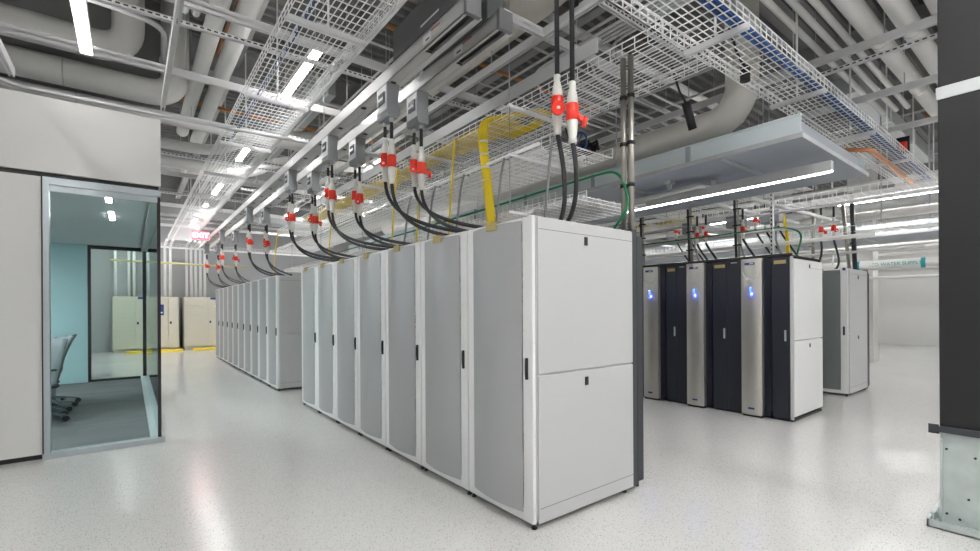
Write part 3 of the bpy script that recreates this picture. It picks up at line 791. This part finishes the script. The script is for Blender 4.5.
# connectors above the racks on the right
G='plugged cables of the far hall'
whip((9.3,2.74,3.2),.28,(9.12,2.86,2.04),'left of two red-collared plugs above the lone far rack',G,.85,ang=-.8,sag=.25)
whip((9.3,2.56,3.2),.28,(9.22,2.52,2.04),'right of two red-collared plugs above the lone far rack',G,.85,ang=-2.4,sag=.25)
for k,(x,y,z,s) in enumerate(((9.3,5.39,3.2,.8),(9.3,5.08,3.2,.8),(9.3,4.8,3.2,.8),(9.3,3.79,3.2,.8),(9.3,3.62,3.2,.8),(9.3,3.40,3.2,.8))):
    whip((x,y,z+.12),.08,(x+.2,y-.35,2.1),'red-collared plug seen over the dark racks beneath the far wire tray, %s of six'%ORD[5-k],G,s,ang=-1.2,sag=.25)
for k,(x,y) in enumerate(((7.6,4.02),(7.6,3.87),(7.6,3.28))):
    whip((x,y,2.95),.15,(x+.15,y-.15,2.09),'low red-collared plug just above the dark racks, %s of three'%ORD[2-k],G,.7,ang=-2.0,sag=.15)
# hidden row of white racks behind the dark ones that receives those cables
for k in range(3):
    o=dup(fr,loc=(8.95,3.02+.73*k,0)); o['label']='white rack in line behind the lone far rack, hidden by the dark racks, %s'%('nearest','middle','farthest')[k]; o['group']='hidden white racks'
    for c in [x for x in bpy.data.objects if x.parent==o and x.name.startswith('side_panel')]:
        for c2 in [x for x in bpy.data.objects if x.parent==c]: bpy.data.objects.remove(c2)
        bpy.data.objects.remove(c)

# ------------------------------------------------------------------ big pipes
def pipe(pts,r,m,label,grp=None,rad=.3,n=16,bands=()):
    t=empty('overhead_pipe',pts[0]); P0=Vector(pts[0]); q=MB(); q.tube(rounded([Vector(p)-P0 for p in pts],rad,8),r,n); q.build('pipe_run',m,t)
    for b in bands:
        c=MB(); p=Vector(b[0])-P0; d=Vector(b[1]); c.tube([p,p+d*.012],r*1.03,n); c.build('pipe_band','galv',t)
    return tag(t,label,'pipe',grp)
pipe([(-6,6.85,4.45),(.0,6.85,4.45),(.0,6.85,5.4)],.155,'pipe_white','fat white pipe above the office wall turning up at its first elbow',rad=.3,bands=(((-1.1,6.85,4.45),(1,0,0)),((-.45,6.85,4.45),(1,0,0))))
pipe([(-6,7.25,4.2),(.48,7.25,4.2),(.48,7.25,5.4)],.155,'pipe_white','fat white pipe behind and below the first, with the farther elbow',rad=.3,bands=(((-.6,7.25,4.2),(1,0,0)),))
pipe([(-6,7.45,3.98),(3.2,7.45,3.98)],.08,'pipe_white','long thinner white pipe under the fat elbows',bands=(((-.5,7.45,3.98),(1,0,0)),))
pipe([(-1.6,5.0,4.45),(-1.6,5.9,4.45),(-.1,5.9,4.45),(.3,6.0,4.45),(.35,6.9,4.45)],.03,'conduit','thin conduit curving above the office lamp',rad=.25,n=8)
pipe([(-1.3,5.2,3.95),(-1.05,6.35,3.62),(.35,6.35,3.62),(3.2,6.4,3.7)],.022,'conduit','curved thin conduit running along the wall top',rad=.3,n=8)
pipe([(-2,5.5,4.35),(-.6,5.4,4.3),(.1,5.3,4.34),(.7,5.2,4.45)],.014,'wire','sagging white cable strung over the office lamp',rad=.4,n=6)
for k,(x,z,r,y1) in enumerate(((.93,4.4,.092,9.6),(.70,4.4,.085,9.2))):
    pipe([(x,-2,z),(x,y1,z)],r,'pipe_white','insulated pipe running beside the left wire tray, %s'%('nearer the tray','farther from the tray')[k],'pipes beside the left tray')
for k,x in enumerate((.56,.46)):
    pipe([(x,-2,4.52),(x,5.7,4.52),(x,5.9,4.7)],.035,'pipe_white','thin white pipe left of the insulated pair, %s'%('inner','outer')[k],'thin pipes beside the left tray',rad=.1,n=10)
pipe([(.35,9.0,4.1),(1.2,9.0,4.1),(1.6,8.4,4.3),(2.6,8.4,4.5)],.085,'pipe_white','white pipe bending under the left wire tray',rad=.4)
pipe([(-.2,10.3,4.15),(1.9,10.3,4.15),(2.3,9.7,4.35),(4.2,9.6,4.5)],.10,'pipe_white','white pipe crossing far beneath the deck behind the office corner',rad=.4)
for k,yy in enumerate((1.36,1.10,.84,.57,.31)):
    pipe([(3.6,yy,4.3),(9.5-.15*k,yy-.05,4.3)],.088,'pipe_white','fat white pipe overhead right, %s from the wire tray'%ORD[k],'fat pipes overhead right',bands=(((6.4,yy-.02,4.3),(1,0,0)),((8.2,yy-.04,4.3),(1,0,0))))
for k,yy in enumerate((1.66,1.53,1.80)):
    pipe([(3.8,yy,4.28),(8.8,yy,4.28)],.032,'pipe_white','thin white pipe between the wire tray and fat pipes, %s'%('middle','innermost','outermost')[k],'thin pipes overhead right',n=10)
pipe([(3.35,2.35,4.9),(3.35,3.2,4.68),(3.35,9,4.68)],.22,'pipe_beige','very fat pale pipe high above the busway ends',rad=.4,n=24)
pipe([(2.5,3.9,4.9),(9,3.9,4.9)],.06,'pipe_white','white pipe crossing high above the yellow cables')
q=MB(); q.tube([(9.4,1.36,4.3),(9.46,1.36,4.3)],.086,14); one('pipe_end',q,'copper','open copper-toned end of the nearest fat pipe','pipe end')
# copper line
pipe([(7.25,1.95,3.46),(7.38,1.63,3.4),(10.9,1.70,3.4),(11.0,1.2,3.4),(11.2,-1.5,3.4)],.028,'copper','copper pipe angling below the crossing wire tray',rad=.05,n=8)
pipe([(-.4,8.6,4.7),(4.4,8.6,4.7)],.03,'orange','orange pipe crossing high beyond the left tray',n=8)
pipe([(.9,6.9,4.75),(1.0,4.0,4.75)],.028,'orange','orange pipe running between the insulated pipes',n=8)
pipe([(2.4,5.0,4.75),(6.2,5.05,4.75)],.025,'orange','orange pipe seen beyond the yellow cable tray',n=8)
# thin conduit mesh beneath the deck
for k in range(5):
    pipe([(3.95+.12*k,1.2+.15*k,4.35+.04*k),(3.95+.12*k,4.2-.2*k,4.35+.04*k),(4.6+.12*k,4.6-.2*k,4.35+.04*k),(9,4.6-.2*k,4.35+.04*k)],.018,'conduit','thin bent conduit under the deck right of the busway ends, %s of five'%ORD[k],'bent conduits',rad=.25,n=8)
for k in range(9):
    yy=2.2+1.7*k+.3*math.sin(k*2)
    pipe([(1.7 if yy>5 else 3.4,yy,4.62+.05*(k%3)),(9.5,yy+.05,4.62+.05*(k%3))],.016,'conduit','slim grey conduit crossing under the steel deck',"deck conduits",n=6)
for k in range(7):
    xx=(2.05,2.6,3.7,4.1,5.0,6.0,6.6)[k]
    pipe([(xx,2.6,4.55),(xx,15,4.55)],.018,'conduit','slim grey conduit running lengthwise under the steel deck','lengthwise deck conduits',n=6)
# rectangular ducts far back
def rduct(x0,x1,y0,y1,z0,z1,label):
    t=empty('rectangular_duct',(x0,y0,z0)); q=MB(); q.bev(0,x1-x0,0,y1-y0,0,z1-z0,.01); q.build('duct_body','galv',t)
    for f in (.33,.66):
        q=MB(); xx=(x1-x0)*f; q.box(xx,xx+.03,-.015,y1-y0+.015,-.015,z1-z0+.015); q.build('duct_flange','strut',t)
    return tag(t,label,'duct')
rduct(-.4,3.6,11.4,11.9,4.35,4.65,'grey rectangular duct crossing beyond the office corner')
rduct(.3,4.8,16.15,16.6,4.2,4.5,'far grey rectangular duct nearer the back wall')
rduct(2.05,2.5,7.0,10.8,4.68,4.92,'rectangular duct running above the busways')
rduct(8.2,13.5,1.95,2.3,4.5,4.75,'rectangular duct beyond the fat pipes')
rduct(10.6,12.6,4.3,4.8,3.9,4.3,'broad rectangular duct high in the far hall')
rduct(7.7,8.1,3.4,9,3.35,3.6,'pale duct running above the dark racks')
for k,(x,z,m) in enumerate(((7.9,2.62,'galv'),(8.3,2.45,'pipe_white'),(9.7,2.35,'conduit'),(10.6,2.5,'pipe_white'),(7.75,2.85,'conduit'))):
    pipe([(x,9,z),(x,2.1-.3*k,z)],.022+.008*(k%2),m,'slim pipe in the clutter over the dark rack row, %s added outward'%ORD[k] if False else 'slim lengthwise pipe in the clutter over the dark rack row','slim pipes over the dark racks',n=8)
for k,(y,z) in enumerate(((2.6,2.9),(3.3,3.0),(4.1,2.9),(5.0,3.0),(6.2,2.9),(7.4,3.0))):
    strut((6.7,y+.2,z),(10.6,y,z),'cross strut in the clutter over the dark rack row',grp='cross struts over the dark racks',rods=(.4,2.2,3.6))
for k,y in enumerate((5.6,4.3,3.5,2.95)):
    q=MB(); q.bev(8.1,8.3,y,y+.28,2.78,2.98,.01); q.tube([(8.2,y+.08,2.78),(8.2,y+.08,2.5),(8.3,y,2.1)],.016,6); one('junction_box',q,'tap_grey','grey box hung in the clutter above the dark racks, %s from the wall side'%ORD[k],'junction box','hung grey boxes')
# large round far pipes
pipe([(10.1,4.2,3.0),(10.3,-1.2,3.0)],.075,'pipe_white','pale round pipe crossing above the lone far rack',n=14)
q=MB()
t=empty('labelled_pipe',(13.9,6.5,2.40)); q.tube([(0,0,0),(.3,-9.0,0)],.115,18); q.build('pipe_run','pipe_white',t)
def lbl(y0,y1):
    q=MB(); 
    for a,b_ in ((y0,y0+.08),(y1-.08,y1)):
        q.tube([(.0-a*.0333,a,0),(.0-b_*.0333,b_,0)],.118,18,cap=False)
    q.build('label_band','teal_label',t)
    yc=(y0+y1)/2
    text('CHILLED WATER SUPPLY',.105,.001,'teal_label',t,'label_text',(-.121-yc*.0333,yc,0),(math.pi/2,0,-math.pi/2))
lbl(-4.35,-3.10)
for yy in (-1.6,-2.65,-4.8):
    q=MB(); q.bar((-.0,yy,-.2),(0,yy,3),.02 if yy!=-2.65 else .03); q.bar((-.15,yy,-.2),(.25,yy,-.2),.04); q.build('hanger_rod','pipe_white' if yy==-2.65 else 'galv',t)
tag(t,'large white pipe with teal chilled water label before the right wall','pipe')
q=MB(); q.tube([(13.6,6,2.08),(13.9,-2.5,2.08)],.035,10); one('white_pipe',q,'pipe_white','slim white pipe just below the labelled chilled water pipe','pipe')
for k,(x,z) in enumerate(((16.5,3.0),(17.5,3.4),(19.5,3.1),(12.1,3.5),(11.4,3.8))):
    pipe([(x,8,z),(x,-3,z)],.06+.02*(k%2),'pipe_white','white pipe running through the far hall, %s'%('lowest','second lowest','farthest','second highest','highest')[k],'far hall pipes',n=10)
for k in range(6):
    q=MB(); xx=9.6+k*1.5; q.tube([(xx,2.0-.35*k,2.8),(xx,2.0-.35*k,5.4)],.012,6); one('threaded_rod',q,'galv','thin vertical rod hanging in the far hall, %s from the lone rack'%ORD[k],'rod','far rods')
bundle('yellow_cable_run',[[(8.62+.03*i,4.6+.02*i,3.14),(8.62+.03*i,8.5,3.14)] for i in range(8)],.02,'yellow','yellow cables lying in a tray glimpsed over the far dark racks','cable run')
bundle('yellow_cable_bundle',[rounded([(8.7+.01*i,3.6,3.14),(8.9+.01*i,3.18+.012*i,3.1),(8.95+.01*i,3.12+.012*i,2.7),(8.98,3.1+.012*i,2.06)],.1) for i in range(4)],.016,'yellow','yellow cable drop left of the lone far rack','cable bundle')
# red alarm, camera
q=MB(); q.bev(8.65,8.70,1.52,1.60,3.64,3.76,.006); q.bev(8.62,8.65,1.54,1.58,3.67,3.73,.006); one('alarm_strobe',q,'red','red alarm device mounted under the fat pipes','alarm')
q=MB(); q.box(8.7,8.74,1.5,1.64,3.6,3.84); one('alarm_mount',q,'black','black plate behind the red alarm device','mounting plate')
q=MB(); q.tube([(10.9,1.25,3.42),(10.8,1.35,3.42)],.05,12); q.bev(10.88,11.0,1.2,1.3,3.46,3.52,.01); one('security_camera',q,['pipe_white'],'small white camera high beside the dark panel edge','camera')

# ------------------------------------------------------------------ dark standing panel on the right edge
t=empty('dark_partition',(4.18,.58,0))
q=MB(); q.bev(0,.05,-1.6,0,.64,4.15,.004); q.build('board','board_dark',t)
q=MB(); q.box(-.006,0,-1.6,0,2.78,2.86); q.box(-.006,.05,-.0,.008,2.78,2.86); q.build('joint_strap','galv',t)
q=MB(); q.bev(-.03,.0,-1.6,.0,.61,.65,.004); q.box(-.03,.03,.0,.05,.60,.61); q.box(-.03,-.024,.0,.05,.60,.66); q.build('lower_rail','dark_grey',t)
q=MB(); q.box(.02,.035,-1.6,.0,.02,.66); q.box(-.004,.02,-.012,.0,.02,.56); 
for (yy,zz) in ((-.03,.5),(-.16,.47),(-.13,.2),(-.09,.06),(-.03,.08)): q.tube([(.012,yy,zz),(.02,yy,zz)],.007,8,1)
q.build('galvanised_plate',['galv_plate','black'],t)
q=MB(); q.box(-.09,.10,-1.6,.05,0,.008); q.box(-.09,-.08,-1.6,.05,0,.05); q.box(.09,.10,-1.6,.05,0,.05); q.box(-.09,.1,.04,.05,0,.05); q.box(.02,.6,.03,.05,0,.06); q.build('floor_channel','galv_plate',t)
tag(t,'tall dark panel on a galvanised base at the right edge','partition')

# ------------------------------------------------------------------ back wall equipment
def ups(x0,x1,label,blue=False,logo=True,drawers=True):
    t=empty('power_cabinet',(x0,19.5,0)); w=x1-x0
    q=MB(); q.bev(0,w,0,.85,.10,1.88,.008); q.box(.03,w-.03,.04,.8,0,.10); q.build('cabinet_body','cabinet',t)
    c=w*.58
    if drawers:
        for i in range(6):
            z0=.13+i*.285; d=MB(); d.bev(.02,c-.01,-.02,0,z0,z0+.275,.004); d.build('front_panel','cabinet',t)
    else:
        d=MB(); d.bev(.02,c-.01,-.02,0,.13,1.85,.004); d.build('front_panel','cabinet',t)
    d=MB(); d.bev(c+.01,w-.02,-.02,0,.13,1.85,.004); dd=d.build('door','cabinet',t)
    h=MB(); h.bev(c+.05,c+.10,-.035,-.02,.95,1.03,.003); h.build('handle','black',dd)
    if logo:
        l=MB(); l.box(c+.08,c+.38,-.024,-.02,1.80,1.87); l.build('logo_plate','badge_blue',dd)
    if blue:
        l=MB(); l.box(.05,.32,-.026,-.02,1.25,1.62); l.box(.09,.28,-.028,-.026,1.32,1.36,1); l.box(.09,.2,-.028,-.026,1.5,1.54,1); l.build('blue_notice',['badge_blue','paper'],t)
    else:
        l=MB(); l.box(c+.22,c+.36,-.024,-.02,1.52,1.58); l.build('warning_label','paper',dd)
    return tag(t,label,'cabinet','tall beige cabinets by the back wall')
ups(-.46,.56,'beige power cabinet with stacked panels, seen through the office glass')
ups(.60,1.36,'beige power cabinet with a blue notice just right of the office glass',blue=True,logo=False,drawers=False)
ups(1.50,2.75,'beige power cabinet with stacked panels beside the far white racks')
ups(2.8,3.8,'beige power cabinet hidden behind the far white rack row')
for k,(a,b) in enumerate(((-.1,.3),(.60,1.45),(1.75,3.6))):
    q=MB(); q.box(a,b,19.15,19.42,0,.07); q.box(a,b,19.1,19.15,0,.03); one('floor_kerb',q,'yellow_line','yellow floor kerb before the beige cabinets, %s'%('seen through the glass','in the middle','beside the white racks')[k],'kerb','yellow kerbs')
for k,x in enumerate((-.38,-.02,.12,.42,.98,1.14,1.62,1.76,1.90,2.04,2.18)):
    pipe([(x,19.9,1.9),(x,19.9,3.7),(x,19.3,3.75),(x,18.6,3.76)] if k>3 else [(x,19.9,1.9),(x,19.9,3.9)],.042,'wire','white conduit rising from the beige cabinets, %s counting away from the office side'%ORD[k],'risers by the back wall',rad=.12,n=10)
q=MB(); q.tube([(-.5,19.2,3.05),(3.5,19.2,3.0)],.035,8); one('yellow_pipe',q,'pale_yellow','pale yellow pipe along the back wall above the cabinets','pipe')
t=empty('exit_sign',(1.55,15.0,3.40)); q=MB(); q.bev(-.2,.2,0,.03,-.02,.19,.006); q.build('sign_face','exit_red',t)
q=MB(); q.box(-.22,.22,-.004,.034,-.035,-.02); q.box(-.22,.22,-.004,.034,.19,.2); q.box(-.22,-.2,-.004,.034,-.02,.19); q.box(.2,.22,-.004,.034,-.02,.19); q.tube([(0,.015,.2),(0,.015,2.0)],.008,6); q.build('sign_frame','pipe_white',t)
text('EXIT',.19,.002,'exit_text',t,'sign_text',(0,-.006,.085),(math.pi/2,0,0))
tag(t,'red illuminated exit sign hanging before the back wall','exit sign')
q=MB(); q.bev(-.52,-.46,12.25,12.3,1.0,1.12,.004); 
# ------------------------------------------------------------------ office chairs
def make_chair():
    t=empty('office_chair')
    q=MB()                                      # backrest: ladder of a curved shell leaning to +X
    prof=[(.06,.46),(.085,.52),(.09,.60),(.11,.70),(.15,.82),(.20,.95),(.25,1.05)]
    vs=[];fs=[]
    for i,(x,z) in enumerate(prof):
        w=.20-.03*abs(i-3)/3
        for j in range(5):
            s=j/4*2-1; vs.append((x-.03*s*s,s*w,z))
        if i:
            for j in range(4): a=(i-1)*5+j; fs.append((a,a+1,a+6,a+5))
    n=len(vs); vs+=[(x+.022,y,z) for x,y,z in vs]; fs+=[tuple(k+n for k in f[::-1]) for f in fs]
    R=len(prof)
    for i in range(R-1):
        for j in (0,4): a=i*5+j; fs.append((a,a+5,a+5+n,a+n))
    for i in (0,R-1):
        for j in range(4): a=i*5+j; fs.append((a,a+1,a+1+n,a+n))
    q.add(vs,fs,0,True); q.build('backrest','chair_grey',t)
    q=MB(); q.bev(-.40,.07,-.22,.22,.44,.49,.02); q.build('seat','dark_grey',t)
    q=MB(); q.tube([(0,0,.1),(0,0,.3),(0,0,.44)],[.03,.025,.022],10); q.tube([(0,0,.42),(.06,0,.42),(.105,0,.56)],.02,8); q.build('gas_column','alu',t)
    b=MB(); 
    for k in range(5):
        a=2*math.pi*k/5; p=Vector((.28*math.cos(a),.28*math.sin(a),.075)); b.bar((0,0,.12),p,.035,.028)
    bb=b.build('star_base','chair_grey',t)
    for k in range(5):
        a=2*math.pi*k/5; p=Vector((.28*math.cos(a),.28*math.sin(a),.038)); d=Vector((-math.sin(a),math.cos(a),0))*.02
        c=MB(); c.tube([p-d,p+d],.036,12); c.build('caster','black',bb)
    for s in (-1,1):
        r=MB(); r.tube(rounded([(-.12,s*.2,.45),(-.12,s*.235,.5),(-.10,s*.235,.66),(-.14,s*.235,.67)],.04),.014,8); r.bev(-.28,-.04,s*.235-.035,s*.235+.035,.665,.69,.008); r.build('armrest','dark_grey',t)
    return t
ch=make_chair(); tag(ch,None,'office chair','office chairs behind the glass')
for i,yy in enumerate((8.12,8.62,9.1,9.58)):
    o=ch if i==0 else dup(ch)
    o.location=(-.92,yy,.012); o.rotation_euler=(0,0,(.95,.6,.3,0)[i]); o['label']='grey swivel office chair behind the glass, %s from the front window'%ORD[i]

# ------------------------------------------------------------------ world, camera
w=bpy.data.worlds.new('world'); S.world=w; w.use_nodes=True
w.node_tree.nodes['Background'].inputs[0].default_value=(.9,.95,1,1); w.node_tree.nodes['Background'].inputs[1].default_value=.3
cam=bpy.data.cameras.new('camera'); co=bpy.data.objects.new('camera',cam); C.objects.link(co); S.camera=co
cam.sensor_width=36; cam.lens=462/980*36; cam.shift_y=(307.9-275.5)/980; cam.clip_start=.05; cam.clip_end=100
yaw=math.atan(360/462); roll=math.atan(.0058)
co.location=(0,0,1.437)
co.matrix_world=Matrix.Translation((0,0,1.437))@Matrix.Rotation(-yaw,4,'Z')@Matrix.Rotation(math.pi/2,4,'X')@Matrix.Rotation(-roll,4,'Z')
vs=S.view_settings; vs.view_transform='Standard'; vs.look='None'; vs.gamma=1; vs.use_curve_mapping=False; vs.exposure=1.9
